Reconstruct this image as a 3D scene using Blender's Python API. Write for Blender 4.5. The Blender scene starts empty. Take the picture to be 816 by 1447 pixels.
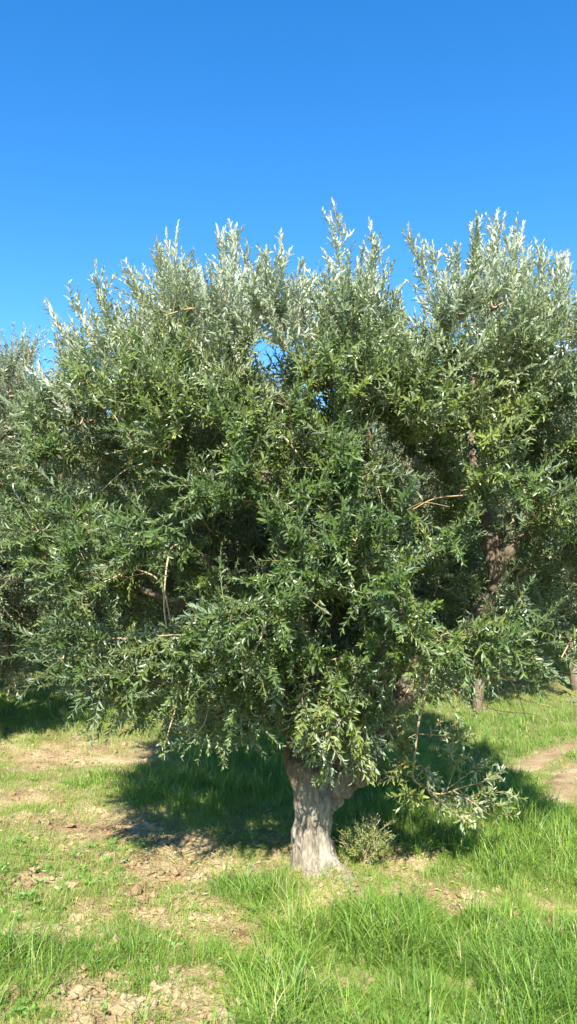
import bpy, math, numpy as np
from mathutils import Vector
R = math.radians
rng = np.random.default_rng(11)
scene = bpy.context.scene
C = scene.collection

# ------------------------------------------------------------------ camera
W, H = 816, 1447
F = 1093.0
PITCH = R(5.6)
EYE = np.array([0.0, 0.0, 1.6])
cam_d = bpy.data.cameras.new('camera'); cam = bpy.data.objects.new('camera', cam_d); C.objects.link(cam)
cam.location = EYE; cam.rotation_euler = (R(90) + PITCH, 0, 0)
cam_d.sensor_fit = 'VERTICAL'; cam_d.sensor_height = 24; cam_d.lens = 24 * F / H
cam_d.clip_start = .05; cam_d.clip_end = 3000
scene.camera = cam
cp, sp = math.cos(PITCH), math.sin(PITCH)

def P(px, py, d):
    """point seen at photo pixel (px,py), d metres ahead (world y)"""
    u = (px - W/2)/F; v = (H/2 - py)/F
    dx, dy, dz = u, cp - v*sp, sp + v*cp
    k = d/dy
    return np.array([dx*k, d, EYE[2] + dz*k])

def proj(p):
    p = np.asarray(p, float); q = p - EYE
    f = q[..., 1]*cp + q[..., 2]*sp; u = -q[..., 1]*sp + q[..., 2]*cp
    f = np.maximum(f, .01)
    return W/2 + q[..., 0]/f*F, H/2 - u/f*F

# ------------------------------------------------------------------ noise
def _hash(ix, iy, iz, seed):
    h = (ix*374761393 + iy*668265263 + iz*2147483647 + seed*1274126177) & 0xffffffff
    h = ((h ^ (h >> 13))*1274126177) & 0xffffffff
    h = ((h ^ (h >> 15))*2246822519) & 0xffffffff
    return ((h ^ (h >> 16)) & 0xffff)/65535.0
def vnoise(x, y, z=None, seed=0):
    x = np.asarray(x, float); y = np.asarray(y, float)
    z = np.zeros_like(x) if z is None else np.asarray(z, float)
    ix, iy, iz = np.floor(x).astype(np.int64), np.floor(y).astype(np.int64), np.floor(z).astype(np.int64)
    fx, fy, fz = x-ix, y-iy, z-iz
    s = lambda t: t*t*(3-2*t)
    fx, fy, fz = s(fx), s(fy), s(fz)
    r = 0
    for a in (0, 1):
        for b in (0, 1):
            for c in (0, 1):
                w = (fx if a else 1-fx)*(fy if b else 1-fy)*(fz if c else 1-fz)
                r = r + w*_hash(ix+a, iy+b, iz+c, seed)
    return r*2-1
def fbm(x, y, z=None, seed=0, octv=4):
    r = 0; a = 1; t = 0; f = 1
    for i in range(octv):
        r = r + a*vnoise(np.asarray(x)*f+i*7.3, np.asarray(y)*f+i*3.1, None if z is None else np.asarray(z)*f, seed+i)
        t += a; a *= .5; f *= 2.03
    return r/t
def sstep(a, b, x):
    t = np.clip((np.asarray(x, float)-a)/(b-a), 0, 1); return t*t*(3-2*t)

# ------------------------------------------------------------------ ground shape
TX, TY = 0.17, 4.55      # foot of the main tree
def hbase(x, y):
    x = np.asarray(x, float); y = np.asarray(y, float)
    z = .42*sstep(6, 17, y) + 5.5*sstep(26, 95, y) + 6*sstep(90, 300, y)
    z = z + .10*fbm(x/2.2+5, y/2.2, seed=3, octv=3)*sstep(1, 4, np.abs(y)+np.abs(x))
    z = z - .05*sstep(.6, 2.4, x)*(1-sstep(8, 12, y))
    z = z + .10*np.exp(-((x-TX-.02)**2+(y-TY+.03)**2)/.09)
    return z
def G(px, py):
    u = (px - W/2)/F; v = (H/2 - py)/F
    dx, dy, dz = u, cp - v*sp, sp + v*cp
    z = 0.0
    for i in range(6):
        k = (z-EYE[2])/dz; x, y = dx*k, dy*k
        z = float(hbase(x, y))
    return x, y
SOIL = [(290,1320,.36),(230,1270,.26),(330,1345,.2),(200,1225,.28),(120,1170,.42),(60,1165,.25),(30,1240,.2),(90,1065,.55),(180,1072,.4),
        (180,1412,.30),(90,1425,.22),(60,1318,.14),(130,1305,.2),(590,1272,.22),(560,1220,.16),(680,1275,.15),(640,1215,.12),(455,1262,.17),
        (485,1245,.14),(345,1180,.16),(640,1412,.07),(812,1298,.13),(175,958,.9),(290,1205,.32),(245,1190,.22),(480,1402,.08),(240,1420,.2),(380,1215,.10),
        (20,1130,.35),(275,1400,.14),(310,1300,.2)]
LUSH = [(600,1350,.75),(740,1210,.7),(470,1330,.35),(790,1150,.9),(310,1100,.85),(80,1000,1.8),(640,1120,.9),(175,1352,.2),(50,1400,.2),(40,1350,.25),
        (360,1260,.22),(560,1100,1.),(700,1370,.6),(430,1400,.4),(250,1360,.16),(350,1420,.2),(130,1370,.2),(400,1060,1.4),(360,1290,.16),(700,1020,1.5),(520,1170,.25)]
SOIL = [(*G(a, b), r*(1.14 if a < 430 else 1.2)) for a, b, r in SOIL]; LUSH = [(*G(a, b), r) for a, b, r in LUSH]
def blob(x, y, L):
    wx = x + .34*fbm(x*3, y*3, seed=41, octv=4); wy = y + .34*fbm(x*3+9, y*3, seed=47, octv=4)
    m = np.zeros_like(np.asarray(x, float)); x = np.asarray(x, float)
    for a, b, r in L:
        m = np.maximum(m, np.exp(-(((wx-a)**2+(wy-b)**2)/(r*r))**.9))
    return np.clip(m + .22*fbm(x*7, y*7, seed=49, octv=3)*(m > .02), 0, 1)
def cat(pts, n=6):                # smooth curve through points
    pts = [np.asarray(p, float) for p in pts]
    q = [2*pts[0]-pts[1]] + pts + [2*pts[-1]-pts[-2]]
    out = []
    for i in range(1, len(q)-2):
        for t in np.linspace(0, 1, n, endpoint=False):
            a, b, c, d = q[i-1:i+3]
            out.append(.5*((2*b)+(-a+c)*t+(2*a-5*b+4*c-d)*t*t+(-a+3*b-3*c+d)*t**3))
    out.append(pts[-1]); return np.array(out)
RUT1 = cat([G(*p) for p in ((738,1090),(765,1074),(795,1060),(830,1049),(900,1035),(1000,1024))], 8)
RUT2 = cat([G(*p) for p in ((803,1140),(793,1112),(806,1094),(838,1080),(920,1062),(1050,1045))], 8)
def ruts(x, y):
    m = np.full(np.shape(x), 9.)
    for L in (RUT1, RUT2):
        for p in L: m = np.minimum(m, np.hypot(x-p[0], y-p[1]))
    return m
def soilmask(x, y): return np.clip(blob(x, y, SOIL)*1.1 + .25*fbm(x*4, y*4, seed=44, octv=3), 0, 1)
def ground(x, y):
    x = np.asarray(x, float); y = np.asarray(y, float)
    near = np.exp(-(np.maximum(np.hypot(x, y-4.5)-3.5, 0)/3)**2)
    s = soilmask(x, y)
    z = hbase(x, y)
    z = z + near*(.028*fbm(x*3.5, y*3.5, seed=8, octv=3))
    c = 1-np.abs(fbm(x*9, y*9, seed=21, octv=3))*2
    z = z + near*(.35+.65*s)*(.022*(c-.5) + .013*fbm(x*26, y*26, seed=27, octv=3))
    return z - .03*s*near

# ------------------------------------------------------------------ mesh utils
def mesh_np(name, V, quads=None, tris=None, attrs=None, mats=(), smooth=False):
    me = bpy.data.meshes.new(name)
    V = np.asarray(V, np.float32)
    me.vertices.add(len(V)); me.vertices.foreach_set('co', V.ravel())
    loops = []; sizes = []
    if quads is not None and len(quads): loops.append(np.asarray(quads).ravel()); sizes.append(np.full(len(quads), 4))
    if tris is not None and len(tris): loops.append(np.asarray(tris).ravel()); sizes.append(np.full(len(tris), 3))
    loops = np.concatenate(loops).astype(np.int32); sizes = np.concatenate(sizes).astype(np.int32)
    me.loops.add(len(loops)); me.loops.foreach_set('vertex_index', loops)
    st = np.concatenate([[0], np.cumsum(sizes)[:-1]]).astype(np.int32)
    me.polygons.add(len(sizes)); me.polygons.foreach_set('loop_start', st); me.polygons.foreach_set('loop_total', sizes)
    me.polygons.foreach_set('use_smooth', np.full(len(sizes), smooth))
    for k, a in (attrs or {}).items():
        at = me.attributes.new(k, 'FLOAT', 'POINT'); at.data.foreach_set('value', np.asarray(a, np.float32))
    me.update(calc_edges=True); me.validate()
    for m in mats: me.materials.append(m)
    return me
def link(name, me, parent=None):
    o = bpy.data.objects.new(name, me); C.objects.link(o)
    if parent is not None: o.parent = parent
    return o
def tag(o, label=None, cat_=None, group=None, kind=None):
    if label: o['label'] = label
    if cat_: o['category'] = cat_
    if group: o['group'] = group
    if kind: o['kind'] = kind
    return o
def empty(name, loc):
    o = bpy.data.objects.new(name, None); o.location = loc; o.empty_display_size = .3; C.objects.link(o); return o
def unit(v): return v/np.maximum(np.linalg.norm(v, axis=-1, keepdims=True), 1e-9)

class Tubes:
    def __init__(s): s.V = []; s.Q = []; s.n = 0; s.A = []
    def add(s, pts, rad, k=5, a=0.0, wob=0.0):
        pts = np.asarray(pts, float); n = len(pts); rad = np.broadcast_to(np.asarray(rad, float), (n,))
        t = unit(np.gradient(pts, axis=0))
        ref = np.array([0, 0, 1.]) if abs(t[0, 2]) < .9 else np.array([1., 0, 0])
        a1 = np.cross(t[0], ref); a1 /= np.linalg.norm(a1)
        fr = []
        for i in range(n):
            a1 = a1 - t[i]*np.dot(a1, t[i]); a1 /= max(np.linalg.norm(a1), 1e-9); fr.append(a1.copy())
        fr = np.array(fr); b = np.cross(t, fr)
        th = np.linspace(0, 2*np.pi, k, endpoint=False)
        ring = pts[:, None] + rad[:, None, None]*(np.cos(th)[None, :, None]*fr[:, None] + np.sin(th)[None, :, None]*b[:, None])
        if wob:
            nn = fbm(ring[..., 0]*14, ring[..., 1]*14, ring[..., 2]*7, seed=5, octv=3)
            ring = pts[:, None] + (ring-pts[:, None])*(1+wob*nn[..., None])
        s.V.append(ring.reshape(-1, 3)); s.A.append(np.full(n*k, a))
        i = np.arange(n-1)[:, None]*k; j = np.arange(k)[None]; j2 = (j+1) % k
        q = np.stack([i+j, i+j2, i+k+j2, i+k+j], -1).reshape(-1, 4) + s.n
        s.Q.append(q); 
        for base in (0, (n-1)*k):   # close the ends
            if k == 4: s.Q.append(np.array([[base, base+1, base+2, base+3]]) + s.n)
        s.n += n*k
    def mesh(s, name, mats, smooth=True):
        return mesh_np(name, np.concatenate(s.V), np.concatenate(s.Q), None, {'tint': np.concatenate(s.A)}, mats, smooth)

YOUNG = [0.0]
class Leaves:
    """lanceolate leaves: position, direction, face normal, length, width, tint"""
    def __init__(s): s.p = []; s.d = []; s.n = []; s.l = []; s.w = []; s.t = []; s.y = []
    def add(s, p, d, n, l, w, t):
        s.p.append(p); s.d.append(d); s.n.append(n); s.l.append(l); s.w.append(w); s.t.append(t); s.y.append(np.clip(YOUNG[0] + rng.normal(0, .12, len(p)), 0, 1))
    def mesh(s, name, mats):
        p = np.concatenate(s.p); d = unit(np.concatenate(s.d)); n = np.concatenate(s.n)
        l = np.concatenate(s.l)[:, None]; w = np.concatenate(s.w)[:, None]; t = np.concatenate(s.t)
        n = unit(n - d*(n*d).sum(1, keepdims=True)); sd = np.cross(d, n)
        N = len(p); bend = rng.normal(.05, .07, (N, 1))*l; fold = rng.uniform(.1, .45, (N, 1))*w
        v = np.stack([p,
            p + d*l*.33 - sd*w*.46 + n*(fold+bend*.3), p + d*l*.33 + n*bend*.3, p + d*l*.33 + sd*w*.46 + n*(fold+bend*.3),
            p + d*l*.72 - sd*w*.38 + n*(fold*.8-bend*.1), p + d*l*.72 - n*bend*.1, p + d*l*.72 + sd*w*.38 + n*(fold*.8-bend*.1),
            p + d*l - n*bend], 1).reshape(-1, 3)
        o = np.arange(N)[:, None]*8
        q = np.concatenate([o+np.array([[1, 2, 5, 4]]), o+np.array([[2, 3, 6, 5]])]) 
        tr = np.concatenate([o+np.array([[0, 2, 1]]), o+np.array([[0, 3, 2]]), o+np.array([[4, 5, 7]]), o+np.array([[5, 6, 7]])])
        return mesh_np(name, v, q, tr, {'tint': np.repeat(t, 8), 'young': np.repeat(np.concatenate(s.y), 8)}, mats, False)

def shoot(LV, TB, base, dirn, length, leaf=.055, gap=.021, up=.25, r=.0022, tint=0., asc=None, bare=.08, droop=0., grav=.04):
    """a leafy olive shoot: stem with opposite pairs of leaves"""
    dirn = dirn/np.linalg.norm(dirn)
    n = 6; pts = [np.array(base, float)]; d = dirn.copy()
    wob = rng.normal(0, .10, 3)
    for i in range(n):
        d = d + wob*.5 + np.array([0, 0, up-droop])*(1/n) + rng.normal(0, .05, 3); d /= np.linalg.norm(d)
        pts.append(pts[-1] + d*length/n)
    pts = np.array(pts)
    TB.add(pts, np.linspace(r, r*.35, n+1), 3, tint)
    m = max(3, int(length*(1-bare)/gap))
    t = np.linspace(bare, 1, m)*n; i0 = np.minimum(t.astype(int), n-1); f = (t-i0)[:, None]
    pos = pts[i0]*(1-f)+pts[i0+1]*f; dr = unit(pts[i0+1]-pts[i0])
    ref = unit(np.cross(dr, rng.normal(0, 1, 3)[None]+0*dr)); b = np.cross(dr, ref)
    ph0 = rng.uniform(0, 6.28)
    for sgn in (0, np.pi):
        ph = ph0 + np.arange(m)*(np.pi/2) + sgn + rng.normal(0, .3, m)
        rad = ref*np.cos(ph)[:, None] + b*np.sin(ph)[:, None]
        prog = np.linspace(0, 1, m)
        A = (asc if asc is not None else 1.0)
        ang = A*(1.05-.45*prog) + rng.normal(0, .2, m)
        ld = dr*np.cos(ang)[:, None] + rad*np.sin(ang)[:, None]
        ld = ld + rng.normal(0, .12, (m, 3)) - np.array([0, 0, grav])
        ld = unit(ld)
        nn = unit(dr*1.0 + np.array([0, -.06, .35]) + rng.normal(0, .22, (m, 3)))
        L = leaf*rng.uniform(.7, 1.2, m)*(1-.4*prog**3)
        keep = rng.random(m) > .07
        LV.add(pos[keep], ld[keep], nn[keep], L[keep], (L*rng.uniform(.24, .34, m))[keep], np.clip(tint + rng.normal(0, .16, m), -1, 1)[keep])

# ------------------------------------------------------------------ materials
def newmat(name):
    m = bpy.data.materials.new(name); m.use_nodes = True; nt = m.node_tree; nt.nodes.clear()
    out = nt.nodes.new('ShaderNodeOutputMaterial'); return m, nt, out
def N(nt, typ, **kw):
    n = nt.nodes.new(typ)
    for k, v in kw.items():
        if k in n.inputs.keys(): n.inputs[k].default_value = v
        else: setattr(n, k, v)
    return n
def ramp(nt, stops, src):
    r = nt.nodes.new('ShaderNodeValToRGB'); e = r.color_ramp.elements
    while len(e) < len(stops): e.new(.5)
    for i, (p, c) in enumerate(stops): e[i].position = p; e[i].color = (*c, 1)
    nt.links.new(src, r.inputs[0]); return r.outputs[0]
def mixc(nt, f, a, b, bt='MIX'):
    m = nt.nodes.new('ShaderNodeMix'); m.data_type = 'RGBA'; m.blend_type = bt
    for s, v in ((m.inputs[0], f), (m.inputs[6], a), (m.inputs[7], b)):
        if isinstance(v, (int, float)): s.default_value = v
        elif isinstance(v, tuple): s.default_value = (*v, 1)
        else: nt.links.new(v, s)
    return m.outputs[2]

def leaf_material(name, top, under, trans=.18, rough=.37):
    m, nt, out = newmat(name)
    at = N(nt, 'ShaderNodeAttribute', attribute_name='tint'); geo = N(nt, 'ShaderNodeNewGeometry')
    mr = N(nt, 'ShaderNodeMapRange'); mr.inputs[1].default_value = -1; mr.inputs[2].default_value = 1
    nt.links.new(at.outputs['Fac'], mr.inputs[0])
    ct = ramp(nt, top, mr.outputs[0]); cu = ramp(nt, under, mr.outputs[0])
    yg = N(nt, 'ShaderNodeAttribute', attribute_name='young')     # young growth at the top is downy and silver
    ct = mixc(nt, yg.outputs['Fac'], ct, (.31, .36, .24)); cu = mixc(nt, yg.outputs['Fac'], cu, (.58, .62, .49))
    col = mixc(nt, geo.outputs['Backfacing'], ct, cu)
    rg = N(nt, 'ShaderNodeMapRange'); rg.inputs[3].default_value = rough; rg.inputs[4].default_value = .62
    nt.links.new(geo.outputs['Backfacing'], rg.inputs[0])
    b = N(nt, 'ShaderNodeBsdfPrincipled'); nt.links.new(col, b.inputs['Base Color']); nt.links.new(rg.outputs[0], b.inputs['Roughness'])
    b.inputs['Specular IOR Level'].default_value = .45
    tr = N(nt, 'ShaderNodeBsdfTranslucent'); tc = mixc(nt, .6, ct, (.20, .30, .03)); nt.links.new(tc, tr.inputs[0])
    mx = N(nt, 'ShaderNodeMixShader'); mx.inputs[0].default_value = trans
    nt.links.new(b.outputs[0], mx.inputs[1]); nt.links.new(tr.outputs[0], mx.inputs[2]); nt.links.new(mx.outputs[0], out.inputs[0])
    return m
OL_TOP = [(0, (.026, .056, .016)), (.35, (.068, .122, .026)), (.6, (.155, .205, .036)), (.8, (.26, .29, .055)), (1, (.42, .32, .09))]
OL_UND = [(0, (.13, .19, .11)), (.5, (.20, .27, .15)), (.8, (.32, .36, .18)), (1, (.42, .38, .18))]
M_leaf = leaf_material('olive_leaf', OL_TOP, OL_UND)
GR_TOP = [(0, (.035, .055, .022)), (.4, (.065, .09, .035)), (.7, (.11, .135, .05)), (1, (.20, .19, .08))]
GR_UND = [(0, (.14, .18, .10)), (.5, (.21, .25, .14)), (1, (.32, .32, .18))]
M_leaf_grey = leaf_material('grey_olive_leaf', GR_TOP, GR_UND)
def grass_material():
    m, nt, out = newmat('grass_blade')
    at = N(nt, 'ShaderNodeAttribute', attribute_name='tint'); hh = N(nt, 'ShaderNodeAttribute', attribute_name='hgt')
    c = ramp(nt, [(0, (.026, .11, .014)), (.35, (.085, .235, .020)), (.62, (.21, .37, .034)), (.82, (.36, .43, .07)), (.92, (.46, .42, .16)), (1, (.58, .48, .27))], at.outputs['Fac'])
    c = mixc(nt, hh.outputs['Fac'], mixc(nt, .5, c, (.30, .34, .12)), c)
    b = N(nt, 'ShaderNodeBsdfPrincipled', Roughness=.45); nt.links.new(c, b.inputs['Base Color']); b.inputs['Specular IOR Level'].default_value = .4
    tr = N(nt, 'ShaderNodeBsdfTranslucent'); nt.links.new(mixc(nt, .35, c, (.34, .52, .04)), tr.inputs[0])
    mx = N(nt, 'ShaderNodeMixShader'); mx.inputs[0].default_value = .38
    nt.links.new(b.outputs[0], mx.inputs[1]); nt.links.new(tr.outputs[0], mx.inputs[2]); nt.links.new(mx.outputs[0], out.inputs[0])
    return m
M_grass = grass_material()
def bark_material(name, cols, scale=1., bump=.5, foot=False):
    m, nt, out = newmat(name)
    tc = N(nt, 'ShaderNodeTexCoord'); mp = N(nt, 'ShaderNodeMapping'); mp.inputs['Scale'].default_value = (26*scale, 26*scale, 5*scale)
    nt.links.new(tc.outputs['Object'], mp.inputs[0])
    n1 = N(nt, 'ShaderNodeTexNoise', Scale=2.2, Detail=8, Roughness=.68); nt.links.new(mp.outputs[0], n1.inputs['Vector'])
    n2 = N(nt, 'ShaderNodeTexNoise', Scale=6., Detail=6, Roughness=.6); nt.links.new(tc.outputs['Object'], n2.inputs['Vector'])
    v = N(nt, 'ShaderNodeTexVoronoi', Scale=1.3, feature='DISTANCE_TO_EDGE'); nt.links.new(mp.outputs[0], v.inputs['Vector'])
    c = ramp(nt, cols, n1.outputs[0])
    big = ramp(nt, [(.35, (.62, .56, .50)), (.65, (1, 1, 1))], n2.outputs[0])
    c = mixc(nt, .8, c, big, 'MULTIPLY')
    crack = ramp(nt, [(0, (.5, .45, .4)), (.12, (1, 1, 1))], v.outputs[0])
    c = mixc(nt, .45, c, crack, 'MULTIPLY')
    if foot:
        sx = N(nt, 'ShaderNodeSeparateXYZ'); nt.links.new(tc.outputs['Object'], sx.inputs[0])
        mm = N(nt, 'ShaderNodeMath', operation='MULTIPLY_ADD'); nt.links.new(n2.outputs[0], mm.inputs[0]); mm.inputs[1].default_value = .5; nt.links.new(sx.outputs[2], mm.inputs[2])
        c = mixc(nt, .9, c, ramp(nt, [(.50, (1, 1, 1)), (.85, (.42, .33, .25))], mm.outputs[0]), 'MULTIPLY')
    b = N(nt, 'ShaderNodeBsdfPrincipled', Roughness=.88); nt.links.new(c, b.inputs['Base Color']); b.inputs['Specular IOR Level'].default_value = .2
    add = N(nt, 'ShaderNodeMath', operation='MULTIPLY_ADD'); nt.links.new(v.outputs[0], add.inputs[0]); add.inputs[1].default_value = 1.1; nt.links.new(n1.outputs[0], add.inputs[2])
    bp = N(nt, 'ShaderNodeBump', Strength=bump, Distance=.012); nt.links.new(add.outputs[0], bp.inputs['Height']); nt.links.new(bp.outputs[0], b.inputs['Normal'])
    nt.links.new(b.outputs[0], out.inputs[0]); return m
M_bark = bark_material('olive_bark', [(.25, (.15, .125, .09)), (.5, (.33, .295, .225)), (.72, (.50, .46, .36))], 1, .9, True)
M_bark2 = bark_material('limb_bark', [(.25, (.09, .072, .05)), (.5, (.21, .17, .12)), (.75, (.33, .28, .205))], 1.4, .6)
def twig_material():
    m, nt, out = newmat('twig_bark')
    at = N(nt, 'ShaderNodeAttribute', attribute_name='tint')
    c = ramp(nt, [(0, (.24, .22, .09)), (.5, (.40, .27, .13)), (1, (.50, .40, .27))], at.outputs['Fac'])
    b = N(nt, 'ShaderNodeBsdfPrincipled', Roughness=.7); nt.links.new(c, b.inputs['Base Color']); nt.links.new(b.outputs[0], out.inputs[0]); return m
M_twig = twig_material()
def soil_material():
    m, nt, out = newmat('dry_soil')
    tc = N(nt, 'ShaderNodeTexCoord')
    n1 = N(nt, 'ShaderNodeTexNoise', Scale=3., Detail=10, Roughness=.62); nt.links.new(tc.outputs['Object'], n1.inputs['Vector'])
    n2 = N(nt, 'ShaderNodeTexNoise', Scale=45., Detail=6, Roughness=.7); nt.links.new(tc.outputs['Object'], n2.inputs['Vector'])
    n3 = N(nt, 'ShaderNodeTexVoronoi', Scale=60.); nt.links.new(tc.outputs['Object'], n3.inputs['Vector'])
    c = ramp(nt, [(.3, (.20, .13, .065)), (.5, (.36, .26, .14)), (.7, (.52, .41, .24))], n1.outputs[0])
    c = mixc(nt, .55, c, ramp(nt, [(.3, (.45, .42, .4)), (.6, (1, 1, 1)), (.8, (1.15, 1.12, 1.05))], n2.outputs[0]), 'MULTIPLY')
    at = N(nt, 'ShaderNodeAttribute', attribute_name='green')     # low moss and seedlings that cover the earth between the blades
    n4 = N(nt, 'ShaderNodeTexNoise', Scale=16., Detail=8, Roughness=.7); nt.links.new(tc.outputs['Object'], n4.inputs['Vector'])
    gc = ramp(nt, [(.35, (.04, .085, .018)), (.52, (.11, .155, .035)), (.66, (.32, .27, .13))], n4.outputs[0])
    ma = N(nt, 'ShaderNodeMath', operation='MULTIPLY_ADD'); nt.links.new(n4.outputs[0], ma.inputs[0]); ma.inputs[1].default_value = 1.6; ma.inputs[2].default_value = -1.1
    ad = N(nt, 'ShaderNodeMath', operation='ADD', use_clamp=True); nt.links.new(ma.outputs[0], ad.inputs[0]); nt.links.new(at.outputs['Fac'], ad.inputs[1])
    c = mixc(nt, ad.outputs[0], c, gc)
    b = N(nt, 'ShaderNodeBsdfPrincipled', Roughness=.95); nt.links.new(c, b.inputs['Base Color']); b.inputs['Specular IOR Level'].default_value = .15
    s = N(nt, 'ShaderNodeMath', operation='ADD'); nt.links.new(n2.outputs[0], s.inputs[0]); nt.links.new(n3.outputs[0], s.inputs[1])
    bp = N(nt, 'ShaderNodeBump', Strength=.7, Distance=.012); nt.links.new(s.outputs[0], bp.inputs['Height']); nt.links.new(bp.outputs[0], b.inputs['Normal'])
    nt.links.new(b.outputs[0], out.inputs[0]); return m
M_soil = soil_material()

# ------------------------------------------------------------------ ground sheet
def warp(n, lo, hi, c, near):
    """grid lines dense around c, stretching to lo / hi"""
    k = 7.5
    u = np.linspace(-1, 1, n); w = np.sinh(u*k)/np.sinh(k)
    a = np.linspace(-1, 1, n)*near
    return c + a + np.where(w < 0, -w*(lo-c+near), w*(hi-c-near))
gx = warp(700, -900, 900, 0, 4.0); gy = warp(900, -300, 1500, 5.2, 5.0)
X, Y = np.meshgrid(gx, gy)
Z = ground(X, Y)
nx, ny = len(gx), len(gy)
i = np.arange(ny-1)[:, None]*nx; j = np.arange(nx-1)[None]
q = np.stack([i+j, i+j+1, i+nx+j+1, i+nx+j], -1).reshape(-1, 4)
green = np.clip(.80+.45*fbm(X*2.9, Y*2.9, seed=60, octv=4) - .95*soilmask(X, Y) + .3*blob(X, Y, LUSH), 0, 1)
green = green*(1-sstep(40, 80, Y)*.5)*sstep(.1, .25, ruts(X, Y))
go = link('ground', mesh_np('ground', np.stack([X, Y, Z], -1).reshape(-1, 3), q, None, {'green': green.ravel()}, [M_soil], True))
tag(go, 'uneven tan earth of the olive grove showing in bare patches', 'ground', kind='structure')

def path(L, w, nm, label):
    V = []; t = unit(np.gradient(L, axis=0)); nrm = np.stack([-t[:, 1], t[:, 0]], -1); K = 9
    for k in range(K):
        s = (k/(K-1)-.5)*2
        wv = w*(1+.3*fbm(L[:, 0]*2.1, L[:, 1]*2.1, seed=70+(k > K/2)))
        wv = wv*(1+.35*fbm(L[:, 0]*6, L[:, 1]*6, seed=74+(k > K/2))); wv[0] *= .3; wv[1] *= .7
        p = L + nrm*(s*wv)[:, None]
        z = ground(p[:, 0], p[:, 1]) + .014 - .05*s**4
        V.append(np.stack([p[:, 0], p[:, 1], z], -1))
    V = np.array(V); n = len(L)
    i = np.arange(K-1)[:, None]*n; j = np.arange(n-1)[None]
    q = np.stack([i+j, i+n+j, i+n+j+1, i+j+1], -1).reshape(-1, 4)[:, ::-1]
    o = link(nm, mesh_np(nm, V.reshape(-1, 3), q, None, {'green': np.zeros(K*n)}, [M_soil], True)); tag(o, label, 'path', kind='structure')
path(RUT1, .17, 'path', 'far wheel rut of the dirt track at the right edge')
path(RUT2, .15, 'path', 'near wheel rut of the dirt track curving at the right edge')

# ------------------------------------------------------------------ grass
def blades(x, y, h, w, lean, tint, seg=3, az=None):
    n = len(x); z = ground(x, y) - .006
    az = rng.uniform(0, 2*np.pi, n) if az is None else az
    dx, dy = np.cos(az), np.sin(az)
    fa = az + np.pi/2 + rng.normal(0, .5, n); sx, sy = np.cos(fa)*w/2, np.sin(fa)*w/2
    V = []; A = []; Hh = []
    for k in range(seg+1):
        t = k/seg
        out = lean*h*t**1.8; up = h*(t - .35*lean*t**2.6)
        cx, cy, cz = x+dx*out, y+dy*out, z+up
        wt = (1-t**1.6)*(1.0 if k else .6)
        if k < seg:
            V += [np.stack([cx-sx*wt, cy-sy*wt, cz], -1), np.stack([cx+sx*wt, cy+sy*wt, cz], -1)]; A += [tint, tint]; Hh += [np.full(n, t)]*2
        else:
            V.append(np.stack([cx, cy, cz], -1)); A.append(tint); Hh.append(np.ones(n))
    m = 2*seg+1
    V = np.stack(V, 1).reshape(-1, 3); A = np.stack(A, 1).ravel(); Hh = np.stack(Hh, 1).ravel()
    o = np.arange(n)[:, None]*m
    q = np.concatenate([o+np.array([[2*k, 2*k+1, 2*k+3, 2*k+2]]) for k in range(seg-1)])
    t = o+np.array([[2*seg-2, 2*seg-1, 2*seg]])
    return V, q, t, A, Hh
def sample(n, y0, y1, pw):
    """spots spread over the ground ahead, thinning with distance"""
    u = rng.random(n)
    y = (y0**(1-pw) + u*(y1**(1-pw)-y0**(1-pw)))**(1/(1-pw))
    half = y*.50+.5
    return rng.uniform(-1, 1, n)*half, y
def merge(name, parts, label):
    Vs, Qs, Ts, As, Hs = [], [], [], [], []; n = 0
    for V, q, t, A, Hh in parts:
        Vs.append(V); Qs.append(q+n); Ts.append(t+n); As.append(A); Hs.append(Hh); n += len(V)
    me = mesh_np(name, np.concatenate(Vs), np.concatenate(Qs), np.concatenate(Ts), {'tint': np.concatenate(As), 'hgt': np.concatenate(Hs)}, [M_grass], False)
    tag(link(name, me), label, 'grass', kind='stuff')
def tintf(x, y, base, sd, straw):
    t = base + .16*fbm(x*1.1, y*1.1, seed=90, octv=3) + rng.normal(0, sd, len(x))
    t = np.clip(t, .02, .85); s = rng.random(len(x)) < straw
    t[s] = rng.uniform(.86, 1, s.sum()); return t
# short turf
x, y = sample(620000, 2.3, 13, 1.25)
s = soilmask(x, y); l = blob(x, y, LUSH)
fine = fbm(x*2.6, y*2.6, seed=12, octv=4); ff = fbm(x*9, y*9, seed=14, octv=2)
den = np.clip(.95 + .9*fine + .7*ff + .3*l - 1.05*s, .06, 1)*sstep(.05, .17, ruts(x, y)+.07*ff)*sstep(.13, .2, np.hypot(x-TX, y-TY))
k = rng.random(len(x)) < den; x, y, l = x[k], y[k], l[k]
h = rng.uniform(.02, .068, len(x))*(1+.6*l)*(1+.5*fbm(x*3, y*3, seed=15)); w = rng.uniform(.002, .0038, len(x))*(1+np.maximum(y-5, 0)*.10)
short = blades(x, y, h, w, rng.uniform(.2, 1.1, len(x)), tintf(x, y, .66-.14*l, .10, .10), 2)
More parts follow.
